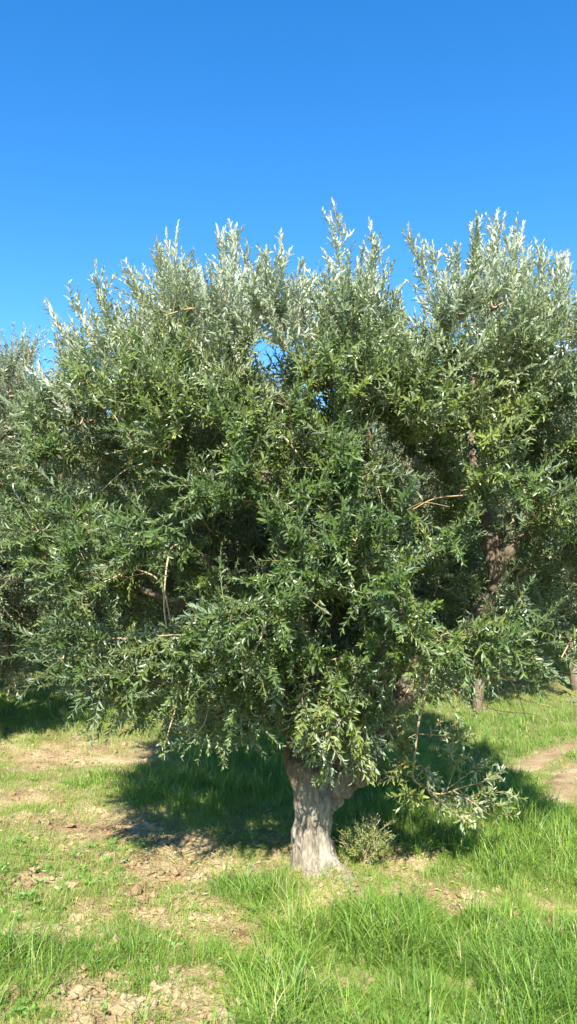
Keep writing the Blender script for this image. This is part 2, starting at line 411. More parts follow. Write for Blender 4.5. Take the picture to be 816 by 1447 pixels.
# tall blades growing in tufts
def tufts(n, y0, y1, pw, per, hs, spread, thr, wmul=1., seed=33):
    x, y = sample(n, y0, y1, pw)
    s = soilmask(x, y); l = blob(x, y, LUSH)*(1-.7*s)
    den = np.clip(.08 + .95*l - .75*s + (.95*fbm(x*2.1, y*2.1, seed=seed, octv=4) + .35*fbm(x*6, y*6, seed=seed+3, octv=2))*(.5+l), 0, 1)*sstep(.09, .24, ruts(x, y))
    den *= sstep(.16, .3, np.hypot(x-TX, y-TY))
    den = np.where((y < TY) & (np.abs(x-TX) < .14) & (y > TY-.45), den*.3, den)
    k = rng.random(n) < den**thr; x, y, l, den = x[k], y[k], l[k], den[k]
    th = rng.uniform(.6, 1.15, len(x))*(.55+.45*l)*(1+.35*fbm(x*1.4, y*1.4, seed=35)); tt = rng.normal(0, .07, len(x))
    r = rng.poisson(per, len(x))
    X = np.repeat(x, r); Y = np.repeat(y, r); T = np.repeat(th, r); L = np.repeat(l, r); K = np.repeat(tt, r)
    ox, oy = rng.normal(0, spread, len(X)), rng.normal(0, spread, len(X)); X = X+ox; Y = Y+oy
    az = np.arctan2(oy, ox)+rng.normal(0, .5, len(X))+np.repeat(rng.normal(0, .1, len(x)), r)
    h = hs*T*rng.uniform(.35, 1.1, len(X))*(.75+.5*fbm(X*2.4, Y*2.4, seed=36, octv=3)); w = rng.uniform(.0035, .0075, len(X))*wmul*(1+np.maximum(Y-5, 0)*.07)
    return blades(X, Y, h, w, rng.beta(2, 2.0, len(X))*1.5, np.clip(tintf(X, Y, .50, .13, .06)+K*1.3, .02, 1), 4, az)
tall = tufts(10500, 2.3, 8, 1.1, 16, .30, .024, 1.0)
top_ = tufts(1100, 2.3, 9, 1.1, 14, .38, .022, 1.6, 1.3, 39)
mid = tufts(9000, 6.5, 22, 1.3, 7, .20, .05, .9, 1.2, 37)
merge('short_grass', [short], 'short sparse grass and straw between the patches of bare earth')
merge('long_grass', [tall, top_, mid], 'long arching green blades of grass around the olive trunk')
# far meadow cover (coarser tufts)
x, y = sample(60000, 12, 60, 1.6)
k = rng.random(len(x)) < np.clip(.8+fbm(x*.5, y*.5, seed=77), 0, 1); x, y = x[k], y[k]
far = blades(x, y, rng.uniform(.06, .16, len(x)), .012*(1+y*.05), rng.uniform(.2, 1, len(x)), tintf(x, y, .55, .1, .08), 2)
merge('meadow_grass', [far], 'far green meadow grass beyond the olive trees')

# straw lying on the ground
x, y = sample(16000, 2.3, 9, 1.2); k = rng.random(len(x)) < .35+.6*soilmask(x, y); x, y = x[k], y[k]
straw = blades(x, y, rng.uniform(.03, .09, len(x)), rng.uniform(.0015, .003, len(x)), rng.uniform(1.5, 2.6, len(x)), rng.uniform(.85, 1, len(x)), 3)
merge('straw', [straw], 'thin dry yellow straw lying over the earth and short grass')
# ------------------------------------------------------------------ clods
def clods(n):
    x, y = sample(n, 2.4, 8.5, 1.2); s = soilmask(x, y)
    k = rng.random(n) < np.clip(s*1.1+.03, 0, 1)*.9; x, y = x[k], y[k]; n = len(x)
    ico = np.array([[0, 0, 1], [.9, 0, .35], [.28, .85, .35], [-.72, .53, .35], [-.72, -.53, .35], [.28, -.85, .35], [.72, .53, -.35], [-.28, .85, -.35], [-.9, 0, -.35], [-.28, -.85, -.35], [.72, -.53, -.35], [0, 0, -1]])
    fc = np.array([[0,1,2],[0,2,3],[0,3,4],[0,4,5],[0,5,1],[1,6,2],[2,7,3],[3,8,4],[4,9,5],[5,10,1],[6,7,2],[7,8,3],[8,9,4],[9,10,5],[10,6,1],[11,7,6],[11,8,7],[11,9,8],[11,10,9],[11,6,10]])
    r = .005+rng.exponential(.0065, n); r = np.minimum(r, .035)
    jit = rng.uniform(.6, 1.25, (n, 12, 1)); sc = rng.uniform(.7, 1.3, (n, 1, 3))*np.array([1, 1, .7]); az = rng.uniform(0, 6.28, n)
    v = ico[None]*jit*sc*r[:, None, None]; c, s_ = np.cos(az)[:, None], np.sin(az)[:, None]
    v = np.stack([v[..., 0]*c-v[..., 1]*s_, v[..., 0]*s_+v[..., 1]*c, v[..., 2]], -1)
    v += np.stack([x, y, ground(x, y)+r*.25], -1)[:, None]
    t = (np.arange(n)[:, None, None]*12+fc[None]).reshape(-1, 3)
    o = link('soil_clods', mesh_np('soil_clods', v.reshape(-1, 3), None, t, {'green': np.zeros(n*12)}, [M_soil], False))
    tag(o, 'crumbs and clods of dry tan earth scattered over the bare patches', 'soil', kind='stuff')
clods(26000)

# ------------------------------------------------------------------ main olive: trunk
tree = empty('olive_tree', (TX, TY, float(ground(TX, TY))))
tag(tree, 'large leafy olive tree with the pale forked trunk in the middle of the grass', 'tree')
T0 = np.array(tree.location)
def add_part(name, me, parent=tree):
    """meshes are built in world coordinates; shift them to the thing's own origin"""
    n = len(me.vertices); co = np.empty(n*3, np.float32); me.vertices.foreach_get('co', co)
    co = co.reshape(-1, 3) - np.array(parent.location, np.float32); me.vertices.foreach_set('co', co.ravel()); me.update()
    return link(name, me, parent)
tb = Tubes()
def fat(pts, rad, k=18):
    c = cat([np.append(p, r) for p, r in zip(pts, rad)], 6); 
    tb.add(c[:, :3], c[:, 3], k)
D = TY
fat([P(446,1262,D-.02), P(443,1235,D), P(441,1195,D), P(441,1150,D), P(447,1112,D), P(452,1085,D)], [.18,.140,.118,.108,.128,.135])
fat([P(447,1130,D), P(436,1100,D-.02), P(427,1075,D-.02), P(420,1050,D), P(402,1000,D)], [.09,.095,.085,.07,.06])
fat([P(450,1130,D), P(478,1108,D-.02), P(497,1090,D-.02), P(512,1062,D), P(545,1020,D+.06), P(562,985,D+.08)], [.09,.09,.092,.08,.085,.075])
fat([P(460,1110,D+.03), P(458,1070,D+.05), P(450,1020,D+.05)], [.1,.1,.08])
fat([P(500,1108,D-.04), P(510,1090,D-.03)], [.055,.06])
fat([P(424,1088,D-.06), P(420,1070,D-.05)], [.05,.045])
fat([P(450,1215,D-.02), P(470,1240,D-.10), P(492,1256,D-.2), P(505,1268,D-.28)], [.09,.07,.04,.02])
fat([P(440,1215,D-.02), P(422,1236,D-.06), P(405,1250,D-.12)], [.09,.06,.02])
fat([P(446,1215,D-.02), P(452,1250,D-.16), P(456,1278,D-.28)], [.09,.07,.03])
fat([P(446,1215,D+.02), P(430,1220,D+.2)], [.08,.03])
me = tb.mesh('trunk', [M_bark])
import bmesh
bm = bmesh.new(); bm.from_mesh(me); bmesh.ops.holes_fill(bm, edges=bm.edges, sides=0); bm.to_mesh(me); bm.free()
tmp = link('trunk_tmp', me)
rm = tmp.modifiers.new('r', 'REMESH'); rm.mode = 'VOXEL'; rm.voxel_size = .010
sm = tmp.modifiers.new('s', 'SMOOTH'); sm.iterations = 6; sm.factor = .6
dg = bpy.context.evaluated_depsgraph_get()
tm = bpy.data.meshes.new_from_object(tmp.evaluated_get(dg)); tm.name = 'trunk'
bpy.data.objects.remove(tmp)
n = len(tm.vertices); co = np.empty(n*3, np.float32); tm.vertices.foreach_get('co', co); co = co.reshape(-1, 3).astype(float)
no = np.empty(n*3, np.float32); tm.vertex_normals.foreach_get('vector', no); no = no.reshape(-1, 3)
ang = np.arctan2(co[:, 1]-TY, co[:, 0]-TX); tw = ang*2.6 + (co[:, 2])*2.2
rid = np.abs(fbm(co[:, 0]*11+co[:, 2]*2.5, co[:, 1]*11, co[:, 2]*2.2, seed=52, octv=4))
lump = fbm(co[:, 0]*6, co[:, 1]*6, co[:, 2]*5, seed=56, octv=3)
dsp = .040*lump - .045*(np.exp(-rid*9)-.3) + .010*np.sin(tw*2) + .007*fbm(co[:, 0]*50, co[:, 1]*50, co[:, 2]*22, seed=58, octv=3)
co = co + no*dsp[:, None]
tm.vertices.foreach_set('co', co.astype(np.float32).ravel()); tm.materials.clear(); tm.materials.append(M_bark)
tm.polygons.foreach_set('use_smooth', np.ones(len(tm.polygons), bool)); tm.update()
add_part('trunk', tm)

# ------------------------------------------------------------------ main olive: limbs, branches, shoots
skel = []                                        # (point, radius) of everything branches may grow from
def limb(pts, r0, r1, part=True, parent=tree, k=12):
    c = cat(pts, 7); n = len(c); c = c + np.stack([.02*fbm(c[:, 2]*5, c[:, 0]*5, seed=int(rng.integers(99))) for _ in range(3)], -1)*np.linspace(0, 1, n)[:, None]
    rr = np.linspace(r0, r1, n)
    t = Tubes(); t.add(c, rr, k, wob=.22)
    if part: add_part('limb', t.mesh('limb', [M_bark2]), parent)
    for p, r in zip(c, rr): skel.append((p, r))
    return c
limb([P(402,1005,D), P(365,925,D+.05), P(310,830,D+.1), P(255,700,D+.1), P(205,570,D+.1), P(180,480,D)], .062, .018)
limb([P(330,865,D+.08), P(250,850,D-.05), P(175,820,D-.1)], .035, .015)
limb([P(450,1025,D), P(430,900,D-.25), P(395,740,D-.35), P(352,600,D-.3), P(330,480,D-.2)], .065, .018)
limb([P(404,800,D-.3), P(430,680,D-.5), P(440,560,D-.6), P(455,532,D-.62), P(492,512,D-.65)], .03, .009)
limb([P(455,1030,D+.05), P(480,900,D+.3), P(505,740,D+.35), P(520,600,D+.3), P(500,450,D+.15)], .06, .018)
limb([P(562,990,D+.08), P(612,935,D+.05), P(668,880,D), P(702,832,D-.05), P(703,792,D-.1), P(693,760,D-.1)], .075, .055)
limb([P(694,768,D-.1), P(680,700,D), P(665,600,D+.1), P(680,480,D+.1), P(700,410,D+.1)], .042, .014)
limb([P(704,800,D-.1), P(735,762,D-.15), P(780,738,D-.1), P(830,700,D), P(835,620,D+.1)], .045, .016)
limb([P(455,1040,D+.1), P(440,930,D+.7), P(400,780,D+1.1), P(380,600,D+1.1)], .055, .018)
limb([P(570,980,D+.1), P(620,860,D+.6), P(640,700,D+1.0), P(600,560,D+1.0)], .05, .016)
limb([P(440,1050,D-.02), P(410,985,D-.35), P(345,925,D-.6), P(270,890,D-.75)], .035, .012)
limb([P(505,1075,D-.04), P(520,980,D-.3), P(545,900,D-.65), P(590,850,D-.85)], .035, .012)

TOPX = [-20, 40, 60, 95, 130, 180, 230, 300, 340, 400, 440, 480, 530, 560, 585, 640, 690, 740, 790, 860, 1000]
TOPY = [790, 690, 590, 530, 500, 480, 445, 430, 430, 440, 465, 445, 440, 520, 480, 440, 420, 430, 445, 465, 540]
BOTX = [-20, 30, 60, 100, 160, 230, 300, 380, 420, 460, 520, 560, 600, 660, 720, 816, 1000]
BOTY = [760, 770, 860, 960, 985, 1000, 1030, 1030, 1030, 1030, 1030, 1000, 955, 935, 930, 930, 900]
def inside(p):
    px, py = proj(p)
    ok = (py > np.interp(px, TOPX, TOPY)) & (py < np.interp(px, BOTX, BOTY))
    ok &= (p[..., 1] + p[..., 2]*1.19 > 5.12)
    x, z = (p[..., 0]-.12)/1.85, (p[..., 2]-2.2)/1.75
    th = 1.35*np.sqrt(np.clip(1-(np.abs(x)**2.6+np.abs(z)**2.8), 0, 1))
    dy = p[..., 1]-(TY+.1)
    ok &= np.abs(dy) < th
    ok &= p[..., 0] > -1.52 + .28*(1-sstep(1.5, 2.1, p[..., 2]))
    return ok, dy/np.maximum(th, .05)
HOL = [(702,782,.23),(800,830,.13),(345,770,.20),(205,850,.20),(620,842,.2),(600,705,.18),(300,640,.14),(520,640,.15),(150,660,.14),(470,880,.15),(735,640,.15),(120,600,.10)]
HC = np.array([P(a, b, 3.85) for a, b, c in HOL]); HR = np.array([c*.86 for a, b, c in HOL])
def hollow(p):
    q = (np.atleast_2d(p)[:, None]-HC[None])/np.stack([HR, HR*0+.8, HR], -1)[None]
    return ((q**2).sum(-1) < 1).any(1)
cand = np.stack([rng.uniform(-1.52, 1.72, 60000), rng.uniform(3.0, 6.3, 60000), rng.uniform(.7, 4.2, 60000)], -1)
ok, rel = inside(cand); cand, rel = cand[ok], rel[ok]
# favour the outside of the crown, leave hollows
pr = .30 + .7*np.abs(rel)**2 
hol = fbm(cand[:, 0]*1.9, cand[:, 1]*1.9, cand[:, 2]*1.9, seed=71, octv=2)
k = (rng.random(len(cand)) < pr) & (hol > -.21) & ~hollow(cand); cand = cand[k]
sel = np.zeros((0, 3))
for c in cand:
    if len(sel) >= 1180: break
    if not len(sel) or ((sel-c)**2).sum(1).min() > .103**2: sel = np.vstack([sel, c])
CENT = np.array([.12, TY+.1, 2.0])
SP = np.array([p for p, r in skel]); SR = [r for p, r in skel]
order = np.argsort([np.min(np.linalg.norm(SP-s, axis=1)) for s in sel])
BR = Tubes(); TW = Tubes(); LV = Leaves()
SPl = [p for p in SP]; brs = []
for oi in order:
    s = sel[oi]; A = np.array(SPl); v = s-A; d = np.linalg.norm(v, axis=1)
    pen = d + .5*np.maximum(-(v[:, 2]), 0)*(s[2] > 1.6) + .25*np.maximum(np.linalg.norm(A-CENT, axis=1)-np.linalg.norm(s-CENT), 0)
    b = int(np.argmin(pen)); p0 = A[b]; L = d[b]
    if L < .02: continue
    mid_ = (p0+s)/2 + rng.normal(0, .07*L, 3) + np.array([0, 0, .10*L if s[2] > 1.5 else .18*L])
    c = cat([p0, mid_, s], 5); r = np.linspace(min(SR[b]*.7, .006+.014*L), .0035, len(c))
    BR.add(c, r, 5, rng.uniform(.3, 1)); brs.append(c)
    for p, rr in zip(c[2:], r[2:]): SPl.append(p); SR.append(rr)
for _ in range(230):
    c = brs[int(rng.integers(len(brs)))]; ow = unit(c[-1]-CENT); b0 = c[int(rng.integers(len(c)//2, len(c)))]
    L_ = rng.uniform(.1, .3); d1 = unit(ow*.5+rng.normal(0, .6, 3)); d2 = unit(d1+rng.normal(0, .6, 3))
    tc_ = cat([b0, b0+d1*L_*.5, b0+d1*L_*.5+d2*L_*.5], 5); BR.add(tc_, np.linspace(rng.uniform(.0018, .0036), .001, len(tc_)), 4, rng.uniform(.3, 1))
for c in brs:
    s = c[-1]; L = np.linalg.norm(c[-1]-c[0])
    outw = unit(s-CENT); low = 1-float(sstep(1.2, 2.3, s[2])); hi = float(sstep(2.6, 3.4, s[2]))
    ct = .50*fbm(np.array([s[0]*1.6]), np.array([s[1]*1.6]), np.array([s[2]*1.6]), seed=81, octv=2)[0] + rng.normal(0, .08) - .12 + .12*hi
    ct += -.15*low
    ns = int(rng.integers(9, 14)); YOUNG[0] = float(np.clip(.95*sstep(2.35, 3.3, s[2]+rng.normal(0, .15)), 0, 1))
    for q_ in range(ns):
        t = 1-.65*rng.random()**1.4 if q_ else 1.
        fi = t*(len(c)-1); i0 = min(int(fi), len(c)-2); bp_ = c[i0]*(1-(fi-i0))+c[i0+1]*(fi-i0)
        d = .75*outw + rng.normal(0, .55, 3) + np.array([0, 0, .24+1.0*hi-.18*low])
        d = d/np.linalg.norm(d)
        ln = rng.uniform(.14, .32)*(1+.35*hi)
        if hollow(np.array([bp_, bp_+d*ln*.5, bp_+d*ln])).any(): continue
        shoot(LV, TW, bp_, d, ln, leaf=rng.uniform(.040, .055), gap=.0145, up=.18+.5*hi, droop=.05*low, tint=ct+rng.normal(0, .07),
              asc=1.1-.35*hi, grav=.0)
# tall leaders that break the skyline
LEAD = [(232,322,265,470,.0),(218,350,235,470,.1),(190,372,215,500,-.2),(128,380,165,490,.1),(62,428,130,520,.0),(98,418,150,520,-.2),(305,320,320,450,.1),(332,312,325,450,-.1),
        (365,350,370,470,.1),(398,335,390,460,0),(430,375,425,480,.2),(455,380,450,470,-.1),(477,286,482,450,.1),(500,360,500,470,-.2),(530,315,520,450,0),(548,385,540,480,.2),
        (580,328,605,450,.1),(612,350,620,460,-.1),(645,348,650,460,.1),(670,310,675,430,0),(700,300,695,430,-.1),(735,312,715,430,.1),(738,352,745,450,.2),(765,358,770,460,-.1),
        (790,346,790,460,.1),(812,352,805,470,0),(280,375,285,480,.2),(160,425,180,520,.2),(255,365,260,480,-.1),(345,345,345,460,.3),
        (420,400,415,490,-.3),(565,420,560,500,.2),(40,520,110,600,.0),(72,470,130,560,.2),(690,330,690,450,.3),(720,340,722,450,-.3)]
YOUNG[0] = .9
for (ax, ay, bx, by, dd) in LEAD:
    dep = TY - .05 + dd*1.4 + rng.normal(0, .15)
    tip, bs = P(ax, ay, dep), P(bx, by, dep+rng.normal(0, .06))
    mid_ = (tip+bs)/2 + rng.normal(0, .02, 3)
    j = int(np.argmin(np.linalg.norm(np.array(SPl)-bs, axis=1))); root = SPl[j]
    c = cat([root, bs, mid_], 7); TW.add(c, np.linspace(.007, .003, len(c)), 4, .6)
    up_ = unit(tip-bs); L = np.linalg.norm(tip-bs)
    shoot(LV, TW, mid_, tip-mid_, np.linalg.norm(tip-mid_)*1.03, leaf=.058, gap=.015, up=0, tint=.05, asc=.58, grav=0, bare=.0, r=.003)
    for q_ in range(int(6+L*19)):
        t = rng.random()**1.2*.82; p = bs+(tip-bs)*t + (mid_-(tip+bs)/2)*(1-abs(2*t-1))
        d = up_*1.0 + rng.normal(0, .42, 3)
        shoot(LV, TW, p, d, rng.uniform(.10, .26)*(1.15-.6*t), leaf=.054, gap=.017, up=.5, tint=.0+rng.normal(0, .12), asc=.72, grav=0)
YOUNG[0] = .05
# low hanging sprays at the left, front and right of the crown
SPA = np.array(SPl)
def near(p): return SPA[int(np.argmin(np.linalg.norm(SPA-np.asarray(p), axis=1)))]
def spray(pts, n, ln=(.10, .2), tint=.15, leaf=.05, hang=.3, r=.006, asc=1.):
    c = cat([near(pts[0])] + list(pts), 7); BR.add(c, np.linspace(r, .002, len(c)), 5, .8)
    for q_ in range(n):
        t = rng.uniform(.25, 1) if q_ else 1; fi = t*(len(c)-1); i0 = min(int(fi), len(c)-2); p = c[i0]
        tg = unit(c[i0+1]-c[i0]); d = tg*.8+rng.normal(0, .5, 3)-np.array([0, 0, hang])
        shoot(LV, TW, p, d, rng.uniform(*ln), leaf=leaf, gap=.019, up=0, droop=.15, tint=tint+rng.normal(0, .1), asc=asc)
spray([P(215,900,4.3), P(160,945,4.2), P(110,975,4.15)], 10)
spray([P(230,930,4.3), P(190,975,4.2), P(140,1005,4.15)], 9)
spray([P(230,920,4.4), P(175,935,4.3), P(115,965,4.2)], 5)
spray([P(300,960,4.2), P(290,1020,4.1), P(262,1050,4.1)], 7, tint=.2)
spray([P(320,980,4.2), P(322,1030,4.15), P(318,1050,4.1)], 10, tint=-.05)
spray([P(250,985,4.2), P(238,1035,4.15), P(236,1046,4.1)], 2, ln=(.05, .09), tint=.3)
spray([P(380,960,4.2), P(370,1010,4.15), P(352,1040,4.1)], 9, tint=.0)
for a, b in ((438,1045),(455,1070),(478,1060),(500,1070),(520,1050),(445,1010),(470,1015),(500,1000),(425,1015),(470,1095),(530,1020),(448,1050),(465,1050),(490,1085),(510,1060),(540,1040),(550,1000),(400,1000),(560,1020),(480,1030),(455,1080)):
    spray([P(a+rng.uniform(-30, 30), b-75, 4.25), P(a+rng.uniform(-14, 14), b-38, 4.14), P(a+rng.uniform(-10, 10), b-8, 4.14)], 9, tint=.12, leaf=.056, r=.003)
for a, b, dd in ((440,1035,3.78),(462,1045,3.72),(485,1030,3.74),(505,1040,3.8),(425,1020,3.8),(470,1010,3.72),(452,1060,3.86)):
    spray([P(a+rng.uniform(-40, 40), b-90, 4.05), P(a+rng.uniform(-16, 16), b-40, dd+.1), P(a+rng.uniform(-12, 12), b-4, dd)], 11, ln=(.08, .17), tint=.12, leaf=.056, r=.003)
for a, b in ((700,925),(745,940),(650,930),(610,935)):
    spray([P(a-90, b-40, 4.6), P(a-30, b-18, 4.5), P(a+20, b+12, 4.4)], 6, tint=.1)
# nearly bare thin twigs low on the right
for pts in ([(600,900),(680,935),(740,950),(816,985)], [(640,905),(700,930),(770,945),(830,955)], [(660,930),(720,960),(745,1020),(752,1060)], [(600,930),(680,930),(700,960),(708,1000)],
            [(690,950),(730,985),(790,1000)], [(600,950),(640,975),(648,1040)], [(660,930),(690,975),(680,1010)], [(620,960),(690,1000),(760,1010)]):
    c = [P(a, b, 4.7) for a, b in pts]; c = cat([near(c[0])] + c, 6); BR.add(c, np.linspace(.005, .0015, len(c)), 4, .5)
    for q_ in range(4):
        i0 = int(rng.integers(3, len(c)-1)); shoot(LV, TW, c[i0], rng.normal(0, 1, 3)+np.array([.5, 0, -.4]), rng.uniform(.04, .1), leaf=.045, gap=.03, tint=.2)
# visible bare bits of branch inside the crown
for pts, dep, r in (([(330,600),(345,586),(375,592)], 3.95, .009), ([(352,585),(322,560),(318,520)], 3.9, .006), ([(395,610),(430,655),(440,690)], 3.7, .006), ([(640,620),(655,650),(668,690)], 3.9, .007),
                    ([(240,780),(232,850),(238,900)], 3.8, .006), ([(345,940),(370,900),(380,860)], 3.7, .006), ([(630,470),(655,520),(650,560)], 3.9, .006), ([(560,560),(610,565),(640,600)], 3.85, .006)):
    c = [P(a, b, dep) for a, b in pts]; c = cat([near(c[0])] + c, 5); BR.add(c, np.linspace(r, r*.5, len(c)), 5, .9)

add_part('branches', BR.mesh('branches', [M_twig]))
add_part('twigs', TW.mesh('twigs', [M_twig]))
add_part('crown', LV.mesh('crown', [M_leaf]))
print('main leaves', sum(len(a) for a in LV.p), 'branches', len(brs))

# broken branch hanging at the right
BR = Tubes(); TW = Tubes(); LV = Leaves()
hb = cat([near(P(610,965,4.6)), P(600,985,4.55), P(592,1020,4.5), P(587,1060,4.45), P(584,1098,4.42), P(600,1112,4.4), P(622,1122,4.38), P(655,1112,4.36)], 7)
BR.add(hb, np.linspace(.009, .004, len(hb)), 6, .4, wob=.35)
for pts in ([(600,1112),(612,1128),(616,1145)], [(622,1122),(650,1128),(690,1122),(712,1118)], [(640,1117),(665,1132),(690,1150),(700,1152)], [(587,1098),(570,1094),(556,1092)], [(595,1030),(625,1040),(660,1048)], [(622,1122),(660,1095),(672,1080)], [(590,1070),(604,1090),(615,1100)], [(600,1112),(590,1125),(580,1118)], [(655,1112),(680,1105),(700,1092)], [(630,1118),(640,1090),(636,1068)], [(612,1118),(630,1140),(655,1150)], [(592,1030),(575,1045),(570,1062)], [(588,1050),(572,1070),(566,1085)], [(640,1117),(680,1135),(716,1140)]):
    c = [P(a, b, 4.38+rng.normal(0, .05)) for a, b in pts]; c[0] = hb[int(np.argmin(np.linalg.norm(hb-c[0], axis=1)))]; c = cat(c, 6); BR.add(c, np.linspace(.0035, .0014, len(c)), 4, .3)
    for q_ in range(9):
        i0 = int(rng.integers(3, len(c))); d = unit(c[-1]-c[0])+rng.normal(0, .5, 3)
        shoot(LV, TW, c[i0], d, rng.uniform(.05, .15), leaf=.05, gap=.018, up=0, tint=.25+rng.normal(0, .25), asc=1.1)
h_o = add_part('hanging_branch', BR.mesh('hanging_branch', [M_twig]))
h_o['label'] = 'bent nearly bare branch hanging low to the right of the trunk'
for nm, me in (('twigs', TW.mesh('twigs', [M_twig])), ('leaves', LV.mesh('leaves', [M_leaf]))):
    n = len(me.vertices); co = np.empty(n*3, np.float32); me.vertices.foreach_get('co', co)
    me.vertices.foreach_set('co', (co.reshape(-1, 3)-T0.astype(np.float32)).ravel()); me.update(); link(nm, me, h_o)

# ------------------------------------------------------------------ other olive trees
def side_tree(seed, h, rad, zlow, nb, trunk_r, trunk_h, per=9, leaf=.055, flat=1., tmul=1., mat=M_leaf_grey, asc=1.):
    """trunk / branches / crown meshes around the origin"""
    global rng
    keep = rng; rng = np.random.default_rng(seed)
    t = Tubes(); lean = rng.normal(0, .12, 2)
    tp = np.array([lean[0], lean[1], trunk_h])
    c = cat([np.array([0, 0, -.1]), np.array([0, 0, .05]), tp*.5+rng.normal(0, .03, 3), tp], 7)
    t.add(c, trunk_r*np.interp(np.linspace(0, 1, len(c)), [0, .15, .4, 1], [1.5, 1.15, .95, .9]), 14, wob=.3)
    pts = []
    for k in range(7):
        a = k*2*np.pi/7+rng.normal(0, .3); e = np.array([np.cos(a)*rad*.55, np.sin(a)*rad*.55, h*rng.uniform(.5, .8)])
        cc = cat([tp-[0, 0, .1], tp+(e-tp)*.4+np.array([0, 0, .1])+rng.normal(0, .08, 3), e], 7)
        t.add(cc, np.linspace(trunk_r*.5, .012, len(cc)), 7, wob=.2); pts += list(cc[2:])
    tr = t.mesh('trunk', [M_bark2])
    br, tw, lv = Tubes(), Tubes(), Leaves()
    sel = []; cz = (h+zlow)/2; hz = (h-zlow)/2
    while len(sel) < nb:
        u = unit(rng.normal(0, 1, 3)); u = u*rng.uniform(.6, 1)
        s = np.array([u[0]*rad, u[1]*rad, cz+u[2]*hz*.95])*1.0
        s[:2] *= 1+.22*fbm(np.array([u[0]*1.6]), np.array([u[1]*1.6]), np.array([u[2]*2.]), seed=seed)[0]
        if s[2] < zlow: continue
        if fbm(s[0:1]*1.2, s[1:2]*1.2, s[2:3]*1.2, seed=seed+5, octv=2)[0] < -.32: continue
        sel.append(s)
    for s in sel:
        A = np.array(pts); j = int(np.argmin(np.linalg.norm(A-s, axis=1))); cc = cat([A[j], (A[j]+s)/2+rng.normal(0, .06, 3), s], 3)
        br.add(cc, np.linspace(.012, .004, len(cc)), 4, .6); pts += [cc[3], cc[-1]]
        ow = unit(s-np.array([0, 0, cz])); hi = float(sstep(.55, .9, s[2]/h)); low = 1-float(sstep(.2, .5, s[2]/h))
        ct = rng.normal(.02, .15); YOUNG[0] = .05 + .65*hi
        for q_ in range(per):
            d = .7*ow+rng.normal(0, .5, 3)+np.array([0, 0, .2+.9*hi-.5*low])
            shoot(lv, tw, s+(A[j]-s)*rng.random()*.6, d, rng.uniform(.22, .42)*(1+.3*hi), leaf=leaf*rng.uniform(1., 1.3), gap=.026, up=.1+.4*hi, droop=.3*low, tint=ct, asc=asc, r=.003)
    r = (tr, br.mesh('branches', [M_twig]), tw.mesh('twigs', [M_twig]), lv.mesh('crown', [mat]))
    print('side tree leaves', sum(len(a) for a in lv.p))
    rng = keep; return r
def place(parts, x, y, rz, sc, label, sz=1.):
    o = empty('olive_tree', (x, y, float(ground(x, y)))); o.rotation_euler.z = rz; o.scale = (sc, sc, sc*sz)
    tag(o, label, 'tree', 'olive trees standing behind the large one')
    for nm, me in zip(('trunk', 'branches', 'twigs', 'crown'), parts): link(nm, me, o)
    return o
A_ = side_tree(201, 4.6, 2.05, .42, 760, .15, 1.1, per=11)
B_ = side_tree(202, 4.2, 1.9, 1.05, 480, .068, 1.45, leaf=.06)
place(A_, -3.75, 8.1, 0.4, .96, 'grey green olive tree with a low skirt of foliage cut by the left edge')
place(B_, 2.35, 9.8, 1.3, 1.0, 'olive tree with a thin pale trunk standing right behind the large tree')
place(B_, 4.1, 11.2, 3.9, 1.08, 'shaded olive tree at the right edge behind the low bare twigs')
place(A_, -2.2, 16.5, 2.5, 1.0, 'small far olive tree seen between the left tree and the large one')
place(B_, 6.6, 13.5, .3, 1.1, 'olive tree beyond the dirt track at the far right')
place(A_, -7.6, 14.5, 4.4, 1.1, 'distant olive tree behind the grey green left tree')
place(A_, 1.4, 20, 1.9, 1.05, 'distant olive tree glimpsed under the middle of the large crown')
place(B_, -4.6, 21, .9, 1.1, 'far olive tree directly behind the gap left of the large crown')
place(A_, 6.2, 21, 5.2, 1.15, 'far olive tree behind the two shaded ones on the right')
place(A_, -5.9, 11.6, 3.3, 1.0, 'olive tree filling the gap between the left tree and its farther neighbour')
place(A_, 5.2, 16.8, 1.2, 1.15, 'broad dark olive tree low behind the dirt track at the right')
place(A_, 2.2, 14.0, 4.1, .95, 'shaded olive tree filling the gap right of the large trunk far back')
place(A_, -2.9, 12.0, 5.6, 1.0, 'leafy olive tree reaching almost to the ground right behind the left tree')
place(B_, -.6, 13.2, 2.2, 1.05, 'olive tree hidden mostly by the left half of the large crown')
place(A_, 3.4, 15.8, .2, 1.1, 'dense olive tree between the thin pale trunk and the right edge one')

# ------------------------------------------------------------------ shrub by the trunk and weeds
YOUNG[0] = 0.
def low_shrub(x, y):
    o = empty('shrub', (x, y, float(ground(x, y)))); tag(o, 'small dry twiggy grey green shrub right beside the trunk', 'shrub')
    st, tw, lv = Tubes(), Tubes(), Leaves(); loc = np.array(o.location)
    for q_ in range(60):
        a = rng.uniform(0, 6.28); e = np.array([np.cos(a), np.sin(a), 0])*rng.uniform(.03, .2)+np.array([0, 0, rng.uniform(.07, .25)])
        c = cat([rng.normal(0, .02, 3)*[1, 1, 0], e*.5+rng.normal(0, .02, 3)+[0, 0, .02], e], 4)+loc
        st.add(c, np.linspace(.0028, .0012, len(c)), 4, rng.uniform(.5, 1))
        if rng.random() < .97: 
            for _ in range(4): shoot(lv, tw, c[int(rng.integers(2, 8))], unit(e)+rng.normal(0, .5, 3), rng.uniform(.05, .11), leaf=.024, gap=.012, tint=.25+rng.normal(0, .15), r=.001)
    add_part('stems', st.mesh('stems', [M_twig]), o); add_part('twigs', tw.mesh('twigs', [M_twig]), o); add_part('leaves', lv.mesh('leaves', [M_leaf]), o)
low_shrub(*G(515, 1222))
